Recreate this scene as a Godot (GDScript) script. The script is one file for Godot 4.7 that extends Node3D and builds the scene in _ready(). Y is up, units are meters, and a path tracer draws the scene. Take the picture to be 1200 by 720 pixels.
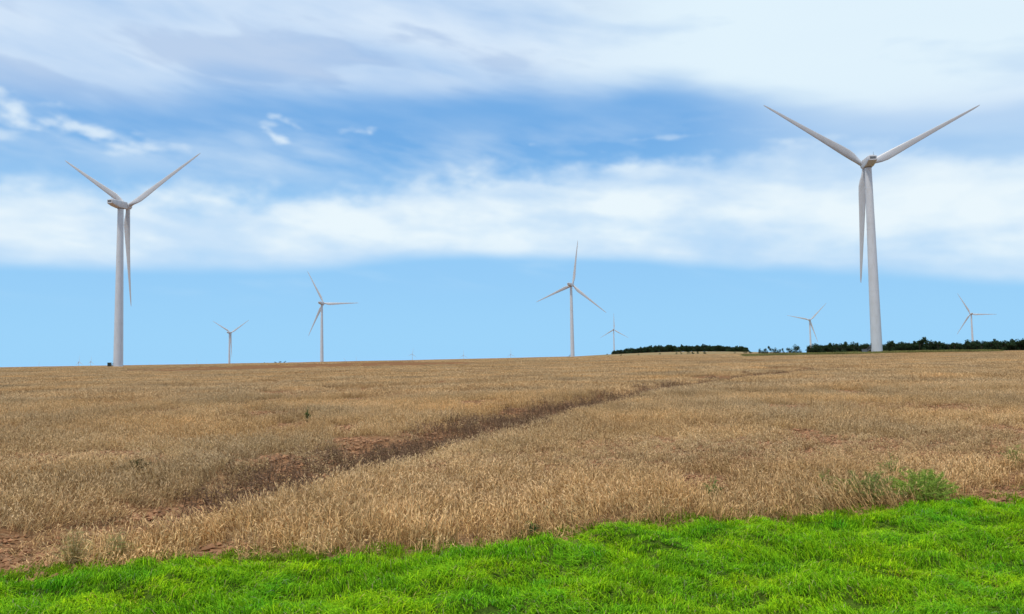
extends Node3D
# A dry grain field behind a green verge, wind turbines on the plain, broken bright cloud.
# Metres, y up; the camera stands at x = z = 0 and looks along -z.

const PLANTS := true
const EYE := 2.3
const HUB := 80.0

var rng := RandomNumberGenerator.new()
var n_wide := FastNoiseLite.new()
var n_mid := FastNoiseLite.new()
var n_fine := FastNoiseLite.new()
var n_patch := FastNoiseLite.new()
var taken := {}
var swale := PackedVector2Array([Vector2(-6.3, 8.4), Vector2(-5.81, 9.4), Vector2(-5.68, 10.95), Vector2(-5.33, 12.03), Vector2(-4.56, 13.67), Vector2(-3.34, 17.55), Vector2(-1.96, 21.57), Vector2(0.61, 30.95), Vector2(4.33, 39.95), Vector2(8.51, 48.65), Vector2(18.53, 67.4), Vector2(30.24, 83.1), Vector2(70, 125)])
var track := PackedVector2Array([Vector2(-24, 20), Vector2(-17.57, 26.43), Vector2(-15.8, 31.65), Vector2(-13.46, 40.33), Vector2(-11.0, 58.0), Vector2(-3.4, 73.9), Vector2(14, 92)])
var verge_edge := PackedVector2Array([Vector2(-16, 7.7), Vector2(-5.44, 8.24), Vector2(-3.71, 8.4), Vector2(-1.92, 8.6), Vector2(-0.43, 8.87), Vector2(0.36, 9.15), Vector2(1.2, 9.65), Vector2(2.0, 10.0), Vector2(3.6, 10.45), Vector2(4.8, 10.85), Vector2(6.42, 11.5), Vector2(8.5, 11.75), Vector2(18, 12.2)])
var bare := [Vector3(-6.7, 9.3, 1.5), Vector3(-5.2, 12.2, 1.0), Vector3(-3.9, 21.2, 1.5), Vector3(7.8, 21.5, 0.7), Vector3(13.8, 21.7, 0.8), Vector3(-7.4, 9.0, 0.7), Vector3(-3.3, 9.1, 0.5), Vector3(-4.55, 13.7, 0.7)]
# x, z, height of the foot, bearing of the hub, turn of the rotor, tilt, cone
var turbines := [
	[-193.2, -376.5, 0.58, 19.0, 63.2, 4.7, 0.3],
	[151.2, -319.5, 1.0, 8.0, 63.4, 6.0, -5.0],
	[66.1, -851.3, 0.55, 28.9, 10.4, 4.8, -1.0],
	[-250.6, -1009.2, -3.4, 16.8, 91.4, 4.0, 1.0],
	[-575.3, -1560.5, -19.8, 16.5, 60.3, 4.0, -1.0],
	[645.6, -1665.6, -10.5, 32.7, 44.5, 4.0, 0.0],
	[965.1, -1612.8, -5.6, 13.9, 92.1, 4.0, -1.0],
	[304.0, -2305.0, -3.0, 20.0, 1.0, 4.0, 0.0],
]
var pads := []

# ------------------------------------------------------------------ land
func land_base(x: float, z: float) -> float:
	var r := sqrt(x * x + z * z)
	var d := -z
	var h := 0.5 * smoothstep(150.0, 380.0, r) - 0.5 * smoothstep(450.0, 850.0, r)
	h -= 12.6 * smoothstep(930.0, 1900.0, r) + 33.0 * smoothstep(2600.0, 5200.0, r)
	h += 17.0 * exp(-pow((x - 350.0) / 300.0, 2.0) - pow((d - 1680.0) / 420.0, 2.0))
	if d > 0.0:
		h -= 1.5 * smoothstep(480.0, 800.0, r) * smoothstep(0.26, 0.4, x / maxf(d, 1.0)) * (1.0 - smoothstep(900.0, 1300.0, r))
	return h

func land(x: float, z: float) -> float:
	var r := sqrt(x * x + z * z)
	var h := land_base(x, z)
	for p in pads:
		var q: float = (pow(x - p[0], 2.0) + pow(z - p[1], 2.0)) / (p[3] * p[3])
		if q < 9.0:
			h += p[2] * exp(-q)
	h += n_wide.get_noise_2d(x, z) * (0.1 + 0.34 * smoothstep(25.0, 140.0, r) * (1.0 - 0.8 * smoothstep(220.0, 420.0, r)))
	if r < 260.0:
		h += n_mid.get_noise_2d(x, z) * 0.16
		if r < 130.0:
			h -= 0.28 * smoothstep(2.2, 0.3, line_gap(swale, x, -z)) * smoothstep(0.0, 2.5, -z - edge_at(x))
			h -= 0.12 * smoothstep(1.2, 0.2, line_gap(track, x, -z))
	if r < 20.0:
		var v := verge(x, z)
		if v > 0.0:
			h += v * (0.06 + 0.18 * n_fine.get_noise_2d(x * 0.8, z * 1.1) + 0.10 * n_fine.get_noise_2d(x * 2.3 + 50.0, z * 2.3))
			h -= 0.3 * smoothstep(-6.3, -4.6, z)
	return h

func edge_at(x: float) -> float:
	for i in verge_edge.size() - 1:
		if x < verge_edge[i + 1].x or i == verge_edge.size() - 2:
			var t := (x - verge_edge[i].x) / (verge_edge[i + 1].x - verge_edge[i].x)
			return lerpf(verge_edge[i].y, verge_edge[i + 1].y, clampf(t, 0.0, 1.0))
	return 9.0

func verge(x: float, z: float) -> float:
	return smoothstep(0.0, 0.35, edge_at(x) + z + 0.22 * n_fine.get_noise_2d(x * 1.7, z * 1.7 + 9.0))

func line_gap(line: PackedVector2Array, x: float, d: float) -> float:
	var p := Vector2(x, d)
	var best := 1e9
	for i in line.size() - 1:
		var c := Geometry2D.get_closest_point_to_segment(p, line[i], line[i + 1])
		best = minf(best, c.distance_to(p))
	return best

# how much of the swale is at a place: 1 in the bottom of it, 0 outside
func swale_at(x: float, z: float) -> float:
	var w := minf(0.7 + 0.055 * absf(z), 2.2) * (1.0 + 0.75 * n_mid.get_noise_2d(x * 3.0, z * 3.0) + 0.3 * n_fine.get_noise_2d(x, z))
	var g := line_gap(swale, x, -z)
	return smoothstep(w, w * 0.25, g) * (1.0 - smoothstep(70.0, 120.0, -z)) * lerpf(0.62, 1.0, smoothstep(-0.35, 0.15, n_mid.get_noise_2d(x * 1.6 + 20.0, z * 1.2)))

func crop_at(x: float, z: float) -> float:
	var k := 1.0 - 0.76 * pow(swale_at(x, z), 0.8)
	for b in bare:
		var g := Vector2(x, -z).distance_to(Vector2(b.x, b.y)) + 0.5 * n_fine.get_noise_2d(x, z)
		k *= smoothstep(b.z * 0.6, b.z * 1.15, g)
	if absf(z) < 110.0:
		k *= lerpf(0.25, 1.0, smoothstep(0.35, 1.0 + 0.006 * absf(z), line_gap(track, x, -z)))
	var p := n_patch.get_noise_2d(x, z)
	k *= lerpf(0.6, 1.0, smoothstep(-0.36, -0.20, p))
	var g2 := n_mid.get_noise_2d(x * 2.2 + 333.0, z * 1.4) if z > -45.0 else n_mid.get_noise_2d(x * 0.7 + 333.0, z * 0.45)
	k *= lerpf(0.12, 1.0, smoothstep(-0.50, -0.36, g2))
	return k

# ------------------------------------------------------------------ helpers
func numbered(called: String) -> String:
	var n: int = taken.get(called, 0)
	taken[called] = n + 1
	return called if n == 0 else "%s_%03d" % [called, n]

func tag(o: Node, label: String, category := "", group := "", kind := "") -> void:
	o.set_meta("label", label)
	if category != "":
		o.set_meta("category", category)
	if group != "":
		o.set_meta("group", group)
	if kind != "":
		o.set_meta("kind", kind)

func thing(called: String, at: Vector3, turn := 0.0) -> Node3D:
	var o := Node3D.new()
	o.name = numbered(called)
	add_child(o)
	o.position = at
	o.rotation.y = turn
	return o

func part(parent: Node, called: String, mesh: Mesh, mat: Material) -> MeshInstance3D:
	var o := MeshInstance3D.new()
	o.name = called if parent != self else numbered(called)
	o.mesh = mesh
	if mat:
		o.material_override = mat
	parent.add_child(o, true)
	return o

class Soup:
	var v := PackedVector3Array()
	var c := PackedColorArray()
	var f := PackedInt32Array()
	func tri(a: Vector3, b: Vector3, d: Vector3, col: Color) -> void:
		var i := v.size()
		v.append(a); v.append(b); v.append(d)
		c.append(col); c.append(col); c.append(col)
		f.append(i); f.append(i + 1); f.append(i + 2)
	func quad(a: Vector3, b: Vector3, d: Vector3, e: Vector3, col: Color) -> void:
		var i := v.size()
		v.append(a); v.append(b); v.append(d); v.append(e)
		for k in 4:
			c.append(col)
		for k in [0, 1, 2, 0, 2, 3]:
			f.append(i + k)
	# a ribbon through points, tapering from one width to another
	func ribbon(p: PackedVector3Array, side: Vector3, w0: float, w1: float, col: Color) -> void:
		var n := p.size()
		var i := v.size()
		for k in n:
			var w := lerpf(w0, w1, float(k) / (n - 1)) * 0.5
			v.append(p[k] - side * w); v.append(p[k] + side * w)
			c.append(col); c.append(col)
		for k in n - 1:
			var j := i + k * 2
			for q in [0, 2, 1, 1, 2, 3]:
				f.append(j + q)
	# a four-sided spindle between two points
	func spindle(a: Vector3, b: Vector3, w: float, col: Color) -> void:
		var d := (b - a).normalized()
		var s := d.cross(Vector3(0.3, 0.1, 0.95)).normalized()
		var t := d.cross(s)
		var m := a.lerp(b, 0.4)
		var ring := [m + s * w, m + t * w, m - s * w, m - t * w]
		for k in 4:
			tri(a, ring[(k + 1) % 4], ring[k], col)
			tri(b, ring[k], ring[(k + 1) % 4], col)
	func done() -> ArrayMesh:
		var arr := []
		arr.resize(Mesh.ARRAY_MAX)
		arr[Mesh.ARRAY_VERTEX] = v
		arr[Mesh.ARRAY_COLOR] = c
		arr[Mesh.ARRAY_INDEX] = f
		var m := ArrayMesh.new()
		m.add_surface_from_arrays(Mesh.PRIMITIVE_TRIANGLES, arr)
		return m

func rows_mesh(rows: Array, closed: bool, caps: bool) -> ArrayMesh:
	# smooth skin over rings of equal point count
	var st := SurfaceTool.new()
	st.begin(Mesh.PRIMITIVE_TRIANGLES)
	st.set_smooth_group(0)
	var n: int = rows[0].size()
	for i in rows.size() - 1:
		for k in (n if closed else n - 1):
			var a: Vector3 = rows[i][k]
			var b: Vector3 = rows[i][(k + 1) % n]
			var c: Vector3 = rows[i + 1][(k + 1) % n]
			var d: Vector3 = rows[i + 1][k]
			for p in [a, b, c, a, c, d]:
				st.add_vertex(p)
	if caps:
		st.set_smooth_group(-1)
		for e in [0, rows.size() - 1]:
			var mid := Vector3.ZERO
			for p in rows[e]:
				mid += p / n
			for k in n:
				var a: Vector3 = rows[e][k]
				var b: Vector3 = rows[e][(k + 1) % n]
				for p in ([mid, b, a] if e == 0 else [mid, a, b]):
					st.add_vertex(p)
	st.generate_normals()
	return st.commit()

func box_mesh(size: Vector3, bevel := 0.03) -> ArrayMesh:
	var rows := []
	var h := size * 0.5
	for s in [[-h.y, bevel], [-h.y + bevel, 0.0], [h.y - bevel, 0.0], [h.y, bevel]]:
		var x: float = h.x - s[1]
		var z: float = h.z - s[1]
		var b := bevel
		rows.append([Vector3(-x, s[0], -z + b), Vector3(-x, s[0], z - b), Vector3(-x + b, s[0], z), Vector3(x - b, s[0], z), Vector3(x, s[0], z - b), Vector3(x, s[0], -z + b), Vector3(x - b, s[0], -z), Vector3(-x + b, s[0], -z)])
	var st := SurfaceTool.new()
	st.begin(Mesh.PRIMITIVE_TRIANGLES)
	st.set_smooth_group(-1)
	for i in 3:
		for k in 8:
			var a: Vector3 = rows[i][k]
			var b2: Vector3 = rows[i][(k + 1) % 8]
			var c: Vector3 = rows[i + 1][(k + 1) % 8]
			var d: Vector3 = rows[i + 1][k]
			for p in [a, b2, c, a, c, d]:
				st.add_vertex(p)
	for e in [0, 3]:
		for k in range(1, 7):
			for p in ([rows[e][0], rows[e][k + 1], rows[e][k]] if e == 0 else [rows[e][0], rows[e][k], rows[e][k + 1]]):
				st.add_vertex(p)
	st.generate_normals()
	return st.commit()

func lin(r: float, g: float, b: float) -> Color:
	return Color(r, g, b).linear_to_srgb()

func plant_material(rough := 0.75, through := 0.0) -> StandardMaterial3D:
	var m := StandardMaterial3D.new()
	m.albedo_color = Color.WHITE
	m.vertex_color_use_as_albedo = true
	m.roughness = rough
	m.metallic_specular = 0.15
	m.cull_mode = BaseMaterial3D.CULL_DISABLED
	if through > 0.0:
		m.backlight_enabled = true
		m.backlight = Color(through, through, through)
	return m

# many copies of one mesh; places are [position, turn, scale, height scale, colour, lean]
func scatter(parent: Node, called: String, mesh: Mesh, mat: Material, places: Array) -> void:
	if places.is_empty():
		return
	var mm := MultiMesh.new()
	mm.transform_format = MultiMesh.TRANSFORM_3D
	mm.use_colors = true
	mm.mesh = mesh
	mm.instance_count = places.size()
	var buf := PackedFloat32Array()
	buf.resize(places.size() * 16)
	var j := 0
	for p in places:
		var lean: Vector2 = p[5]
		var b := Basis(Vector3.UP, p[1]).scaled(Vector3(p[2], p[2] * p[3], p[2]))
		b = Basis(Vector3.RIGHT, lean.y) * Basis(Vector3.BACK, lean.x) * b
		var o: Vector3 = p[0]
		var c: Color = p[4]
		var row := [b.x.x, b.y.x, b.z.x, o.x, b.x.y, b.y.y, b.z.y, o.y, b.x.z, b.y.z, b.z.z, o.z, c.r, c.g, c.b, 1.0]
		for k in 16:
			buf[j + k] = row[k]
		j += 16
	mm.buffer = buf
	var o := MultiMeshInstance3D.new()
	o.name = called
	o.multimesh = mm
	o.material_override = mat
	o.set_meta("kind", "stuff")
	parent.add_child(o, true)

# ------------------------------------------------------------------ sky
const PUFFS := [[-33.2, 15.7, 2.0, 0.95, 0.95, 0.0], [-31.0, 15.3, 2.3, 0.8, 0.95, 0.1], [-28.6, 14.9, 2.2, 0.7, 0.85, 0.1], [-27.2, 14.3, 2.2, 0.55, 0.7, 0.05], [-25.0, 14.4, 1.6, 0.4, 0.6, 0.0], [-17.3, 15.8, 1.0, 0.38, 0.95, 0.45], [-15.6, 16.5, 1.5, 0.3, 0.8, 0.4], [-17.4, 16.6, 0.9, 0.2, 0.45, 0.0], [-11.2, 16.4, 1.3, 0.28, 0.6, 0.0], [-10.4, 16.4, 0.6, 0.4, 0.6, 0.0], [-34.5, 14.3, 3.0, 0.4, 0.5, 0.0], [12.2, 15.6, 2.6, 0.16, 0.35, 0.0], [1.6, 15.6, 0.5, 0.25, 0.35, 0.0], [52.0, 15.0, 3.4, 0.9, 0.8, 0.1], [-66.0, 15.5, 4.0, 0.9, 0.9, 0.1], [120.0, 15.0, 4.0, 1.0, 0.9, 0.1], [-140.0, 15.6, 4.0, 0.9, 0.9, 0.1], [172.0, 15.0, 3.0, 0.8, 0.8, 0.1]]
var s_warp := FastNoiseLite.new()
var s_streak := FastNoiseLite.new()
var s_puff := FastNoiseLite.new()
var s_soft := FastNoiseLite.new()

func bump(x: float, c: float, w: float) -> float:
	var t := (x - c) / w
	return exp(-t * t)

# radiance of the sky towards a bearing and a height, both in degrees
func sky_color(az: float, el: float) -> Color:
	var a := deg_to_rad(az)
	var ca := cos(a)
	var sa := sin(a)
	var near := smoothstep(64.0, 44.0, absf(az))
	var clear := Color(0.335, 0.655, 0.955).lerp(Color(0.30, 0.60, 0.93), smoothstep(1.0, 8.0, el))
	clear = clear.lerp(Color(0.17, 0.415, 0.79), smoothstep(8.0, 17.0, el))
	clear = clear.lerp(Color(0.12, 0.33, 0.70), smoothstep(17.0, 60.0, el))
	var w1 := s_warp.get_noise_3d(ca * 60.0, sa * 60.0, el * 1.6)
	var w2 := s_warp.get_noise_3d(ca * 60.0 + 300.0, sa * 60.0, el * 1.6)
	var skew := sa * 57.3
	# streaks of three sizes, falling a little to the right
	var st := s_streak.get_noise_3d(ca * 26.0, sa * 26.0, (el + 0.12 * skew) * 2.6 + w1 * 2.0)
	var st2 := s_streak.get_noise_3d(ca * 66.0 + 90.0, sa * 66.0, (el + 0.15 * skew) * 6.0 + w2 * 5.0)
	var st3 := s_streak.get_noise_3d(ca * 170.0 + 190.0, sa * 170.0, (el + 0.17 * skew) * 15.0 + w2 * 9.0)
	var so := s_soft.get_noise_3d(ca * 50.0, sa * 50.0, el * 2.2 + w2)
	var pf := s_puff.get_noise_3d(ca * 57.3, sa * 57.3, el * 1.7)
	var col := clear
	var east := smoothstep(10.0, 29.0, az) * near
	# high sheet of drawn-out cloud
	var brim := 17.2 + 1.2 * bump(az, -4.0, 14.0) - 0.8 * bump(az, -34.0, 10.0) - 3.2 * east + 1.0 * w2 + 1.2 * st + 0.8 * st2
	var high := smoothstep(brim - 0.9, brim + 2.6, el)
	var thin := 0.80 + 0.34 * st + 0.26 * st2 + 0.11 * st3 + 0.20 * so + 0.26 * east
	high *= clampf(thin + 0.25 * smoothstep(0.0, 20.0, az) * near * smoothstep(17.0, 22.0, el), 0.10, 0.99)
	var fold := smoothstep(-0.05, 0.40, st2 * 0.8 + so * 0.5 - st * 0.5 + 0.25 * st3 + 0.35 * bump(az, -13.0, 12.0) * bump(el, 21.0, 2.6))
	var sheet := Color(0.67, 0.80, 0.955).lerp(Color(0.43, 0.575, 0.81), 0.72 * fold * (1.0 - 0.85 * smoothstep(0.0, 20.0, az) * near))
	sheet = sheet.lerp(Color(0.765, 0.905, 0.99), smoothstep(-4.0, 18.0, az) * near * smoothstep(13.5, 18.0, el))
	col = col.lerp(sheet, high)
	# veil in the blue gap, thicker to the east
	var gap := bump(el, 14.5, 2.4) * clampf(0.20 + 0.5 * st + 0.45 * so + 0.35 * st3, 0.0, 0.7)
	gap = maxf(gap, 0.66 * bump(az, -27.0, 11.0) * bump(el, 14.2, 1.6) * clampf(0.8 + 1.2 * so + 0.6 * st3, 0.0, 1.0))
	gap = maxf(gap, (0.62 + 0.35 * st2) * east * smoothstep(7.0, 12.0, el) * (1.0 - 0.85 * high))
	col = col.lerp(Color(0.60, 0.76, 0.935), clampf(gap, 0.0, 0.9))
	# low white bank
	var foot := 5.9 + 1.3 * bump(az, 0.0, 17.0) - 1.4 * smoothstep(8.0, 34.0, az) * near - 0.7 * smoothstep(20.0, 34.0, az) * near + 0.5 * w1 + 0.35 * st2
	var top := 12.4 + 1.9 * smoothstep(-22.0, 6.0, az) * near - 1.8 * smoothstep(20.0, 36.0, az) * near + 0.9 * so + 0.8 * pf + 0.7 * w1
	var soft := 1.4 + 1.2 * smoothstep(10.0, -30.0, az)
	var bank := smoothstep(foot - 0.25, foot + 0.95, el + 0.5 * st2) * (1.0 - smoothstep(top - soft, top + 0.4, el + 0.4 * st3))
	var dense := 0.86 + 0.25 * so + 0.35 * st + 0.22 * st2 + 0.14 * pf + 0.12 * bump(az, -28.0, 16.0) * bump(el, 9.5, 2.5)
	bank *= clampf(dense - 0.16 * smoothstep(8.0, 24.0, az) * near, 0.2, 0.98)
	var bright := Color(0.83, 0.935, 0.99).lerp(Color(0.66, 0.81, 0.96), clampf(0.38 - 1.4 * so - 0.9 * st - 0.5 * st2, 0.0, 1.0))
	bright = bright.lerp(Color(0.62, 0.79, 0.96), 0.5 * smoothstep(foot + 2.2, foot - 0.2, el))
	# thin feet hanging below the bank
	var low := 0.34 * bump(el, foot - 0.9, 0.9) * smoothstep(-0.1, 0.4, st + 0.5 * st2 + 0.3 * w2)
	col = col.lerp(Color(0.58, 0.79, 0.96), clampf(low, 0.0, 1.0))
	col = col.lerp(bright, clampf(bank, 0.0, 1.0))
	# small torn puffs above the bank: bearing, height, half width, half height, strength, slope
	var puffs := 0.0
	for q in PUFFS:
		var dx: float = (az - q[0]) / q[2]
		if absf(dx) < 2.0:
			var dy: float = (el - q[1] + q[5] * (az - q[0])) / q[3]
			if absf(dy) < 3.0:
				var e: float = 0.95 - sqrt(dx * dx + dy * dy) + 1.5 * pf + 0.6 * st3
				puffs = maxf(puffs, 0.9 * q[4] * smoothstep(-0.25, 1.35, e))
	col = col.lerp(Color(0.78, 0.895, 0.985), clampf(puffs, 0.0, 0.92))
	return col

func build_sky() -> ImageTexture:
	for s in [[s_warp, 11, 0.05, 3], [s_streak, 23, 0.055, 5], [s_puff, 37, 0.32, 5], [s_soft, 51, 0.09, 5]]:
		s[0].seed = s[1]
		s[0].noise_type = FastNoiseLite.TYPE_SIMPLEX_SMOOTH
		s[0].frequency = s[2]
		s[0].fractal_type = FastNoiseLite.FRACTAL_FBM
		s[0].fractal_octaves = s[3]
	var W := 640
	var img := Image.create(W, W / 2, false, Image.FORMAT_RGBF)
	for y in W / 4 + 2:
		var el := 90.0 - (y + 0.5) * 360.0 / W
		for x in W:
			img.set_pixel(x, y, sky_color((x + 0.5) * 360.0 / W - 180.0, maxf(el, 0.0)))
	for y in range(W / 4 + 2, W / 2):
		for x in W:
			img.set_pixel(x, y, Color(0.335, 0.655, 0.955))
	img.resize(4096, 2048, Image.INTERPOLATE_CUBIC)
	for y in range(660, 1030):
		var el := 90.0 - (y + 0.5) * 360.0 / 4096.0
		for x in range(1560, 2536):
			img.set_pixel(x, y, sky_color((x + 0.5) * 360.0 / 4096.0 - 180.0, maxf(el, 0.0)))
	return ImageTexture.create_from_image(img)

# ------------------------------------------------------------------ wind turbines
var paint: StandardMaterial3D
var blade_paint: StandardMaterial3D
var steel: StandardMaterial3D
var box_green: StandardMaterial3D
var concrete: StandardMaterial3D

func ring(r: float, y: float, n := 28) -> Array:
	var a := []
	for k in n:
		a.append(Vector3(cos(-TAU * k / n) * r, y, sin(-TAU * k / n) * r))
	return a

func blade_mesh() -> ArrayMesh:
	var rows := []
	# along the blade, chord, thickness share, twist in degrees
	for s in [[0.9, 2.0, 1.0, 14.0], [2.4, 2.0, 1.0, 14.0], [4.2, 2.35, 0.72, 14.0], [6.5, 3.1, 0.46, 13.0], [9.0, 3.45, 0.34, 11.0], [12.0, 3.3, 0.28, 9.0], [17.0, 2.85, 0.24, 6.5], [23.0, 2.35, 0.21, 4.5], [30.0, 1.85, 0.19, 2.5], [37.0, 1.4, 0.18, 1.0], [43.0, 1.02, 0.17, 0.0], [47.5, 0.7, 0.16, -0.5], [49.6, 0.4, 0.15, -0.5], [50.2, 0.1, 0.15, -0.5]]:
		var row := []
		var c: float = s[1]
		var round_: float = clampf((s[2] - 0.34) / 0.66, 0.0, 1.0)
		var tw := deg_to_rad(s[3])
		for k in 16:
			var t := -TAU * k / 16.0
			var x := cos(t) * 0.5
			var y := sin(t) * 0.5
			# towards a drop shape: full at the nose, thin at the tail
			var drop := lerpf(1.0 - 0.55 * (x + 0.5), 1.0, round_)
			var p := Vector2((x + lerpf(0.2, 0.0, round_)) * c, y * c * s[2] * drop)
			p = p.rotated(tw)
			row.append(Vector3(p.x, s[0], p.y - 0.00055 * s[0] * s[0]))
		rows.append(row)
	return rows_mesh(rows, true, true)

func nacelle_mesh() -> ArrayMesh:
	var rows := []
	for s in [[-2.95, 1.35, -1.35, 1.4], [-2.75, 1.6, -1.6, 1.6], [-2.2, 1.8, -1.75, 1.75], [1.6, 1.8, -1.75, 1.8], [4.4, 1.8, -1.15, 1.8], [6.3, 1.75, -0.45, 1.75], [6.7, 1.55, -0.2, 1.55]]:
		var w: float = s[1]
		var lo: float = s[2]
		var hi: float = s[3]
		var b := 0.32
		var row := []
		for q in [[w, lo + b], [w, hi - b], [w - b * 0.3, hi - b * 0.3], [w - b, hi], [-w + b, hi], [-w + b * 0.3, hi - b * 0.3], [-w, hi - b], [-w, lo + b], [-w + b * 0.3, lo + b * 0.3], [-w + b, lo], [w - b, lo], [w - b * 0.3, lo + b * 0.3]]:
			row.append(Vector3(q[0], q[1], s[0]))
		rows.append(row)
	return rows_mesh(rows, true, true)

func make_turbine() -> Node3D:
	var t := thing("wind_turbine", Vector3.ZERO)
	var n := 28
	var rows := []
	for s in [[0.0, 2.22], [6.0, 2.16], [26.0, 1.95], [52.0, 1.66], [78.2, 1.36]]:
		rows.append(ring(s[1], s[0], n))
	var tower := part(t, "tower", rows_mesh(rows, true, true), paint)
	for y in [26.0, 52.0]:
		var r := lerpf(2.22, 1.36, y / 78.2) + 0.03
		part(tower, "flange", rows_mesh([ring(r - 0.02, y - 0.14, n), ring(r, y - 0.1, n), ring(r, y + 0.1, n), ring(r - 0.02, y + 0.14, n)], true, true), paint)
	var foot := part(t, "foundation", rows_mesh([ring(2.9, -0.6, n), ring(2.9, 0.16, n), ring(2.8, 0.24, n), ring(2.2, 0.26, n)], true, true), concrete)
	foot.position.y = 0.0
	var door := part(tower, "door", box_mesh(Vector3(0.95, 2.2, 0.12), 0.03), steel)
	door.position = Vector3(-2.19, 3.1, 0)
	door.rotation.y = -PI / 2
	var steps := part(t, "access_stair", stair_mesh(), steel)
	steps.position = Vector3(-2.3, 0, 0)
	steps.rotation.y = -PI / 2
	var nac := part(t, "nacelle", nacelle_mesh(), paint)
	nac.position = Vector3(0, HUB, 0)
	var neck := part(nac, "yaw_collar", rows_mesh([ring(1.42, -2.05), ring(1.5, -2.0), ring(1.5, -1.6)], true, true), steel)
	neck.position.y = 0.0
	var vent := part(nac, "cooling_vent", box_mesh(Vector3(2.3, 0.95, 0.16), 0.03), steel)
	vent.position = Vector3(0, 0.75, 6.68)
	var cooler := part(nac, "roof_cooler", box_mesh(Vector3(2.2, 0.35, 1.5), 0.08), paint)
	cooler.position = Vector3(0, 1.95, 5.0)
	var mast := part(nac, "weather_mast", box_mesh(Vector3(0.09, 1.6, 0.09), 0.02), steel)
	mast.position = Vector3(0.5, 2.5, 5.9)
	var prof := [[-1.55, 0.02], [-1.45, 1.25], [-1.2, 1.5], [0.4, 1.62], [1.2, 1.4], [1.9, 0.9], [2.25, 0.35], [2.3, 0.02]]
	rows = []
	for s in prof:
		var row := []
		for k in 24:
			row.append(Vector3(cos(TAU * k / 24.0) * s[1], -sin(TAU * k / 24.0) * s[1], -s[0]))
		rows.append(row)
	var hub := part(t, "rotor_hub", rows_mesh(rows, true, false), paint)
	hub.position = Vector3(0, HUB, -4.5)
	var bm := blade_mesh()
	for k in 3:
		var b := part(hub, "blade", bm, blade_paint)
		b.rotation.z = -k * TAU / 3.0
	return t

func stair_mesh() -> ArrayMesh:
	var st := SurfaceTool.new()
	for i in 9:
		st.append_from(box_mesh(Vector3(1.1, 0.05, 0.28), 0.01), 0, Transform3D(Basis(), Vector3(0, 0.3 + 0.2 * i, 2.4 - 0.26 * i)))
	for s in [-1, 1]:
		st.append_from(box_mesh(Vector3(0.06, 0.22, 3.2), 0.01), 0, Transform3D(Basis(Vector3.RIGHT, 0.65), Vector3(0.58 * s, 1.0, 1.3)))
		st.append_from(box_mesh(Vector3(0.05, 0.05, 3.2), 0.01), 0, Transform3D(Basis(Vector3.RIGHT, 0.65), Vector3(0.58 * s, 2.05, 1.3)))
		for z in [0.1, 1.3, 2.5]:
			st.append_from(box_mesh(Vector3(0.05, 1.1, 0.05), 0.01), 0, Transform3D(Basis(), Vector3(0.58 * s, 1.5 - (z - 1.3) * 0.76, z)))
	return st.commit()

func place_turbine(proto: Node3D, first: bool, d: Array, label: String, group: String) -> Node3D:
	var t: Node3D = proto
	if not first:
		t = proto.duplicate()
		t.name = numbered("wind_turbine")
		add_child(t)
	t.position = Vector3(d[0], d[2], d[1])
	t.rotation.y = -deg_to_rad(d[3])
	var hub: Node3D = t.get_node("rotor_hub")
	hub.basis = Basis(Vector3.RIGHT, deg_to_rad(d[5])) * Basis(Vector3.BACK, -deg_to_rad(d[4]))
	var k := 0
	for b in hub.get_children():
		b.basis = Basis(Vector3.BACK, -k * TAU / 3.0) * Basis(Vector3.RIGHT, -deg_to_rad(d[6]))
		k += 1
	tag(t, label, "wind turbine", group)
	return t

# ------------------------------------------------------------------ trees and shrubs
func tree_crown(height: float, width: float, base: float, n: int, leaf: float, tone: Color) -> ArrayMesh:
	var s := Soup.new()
	var lobes := []
	for i in 9:
		var t := rng.randf()
		var y := lerpf(base + 0.18 * (height - base), height - 0.16 * (height - base), t)
		var r := width * 0.5 * sqrt(maxf(0.05, 1.0 - pow((y - lerpf(base, height, 0.42)) / (0.62 * (height - base)), 2.0)))
		var a := rng.randf() * TAU
		lobes.append([Vector3(cos(a) * r * 0.55, y, sin(a) * r * 0.55), width * rng.randf_range(0.17, 0.28)])
	for i in n:
		var l: Array = lobes[rng.randi() % lobes.size()]
		var d := Vector3(rng.randfn(), rng.randfn(), rng.randfn()).normalized()
		var p: Vector3 = l[0] + d * l[1] * pow(rng.randf(), 0.4)
		var u := Vector3(rng.randfn(), rng.randfn(), rng.randfn()).normalized()
		var w := u.cross(d + Vector3(0.01, 0.02, 0.0)).normalized()
		var k := leaf * rng.randf_range(0.6, 1.3)
		var c := tone * rng.randf_range(0.65, 1.4)
		s.quad(p - u * k * 0.5, p + w * k * 0.35, p + u * k * 0.5, p - w * k * 0.35, c)
	return s.done()

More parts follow.
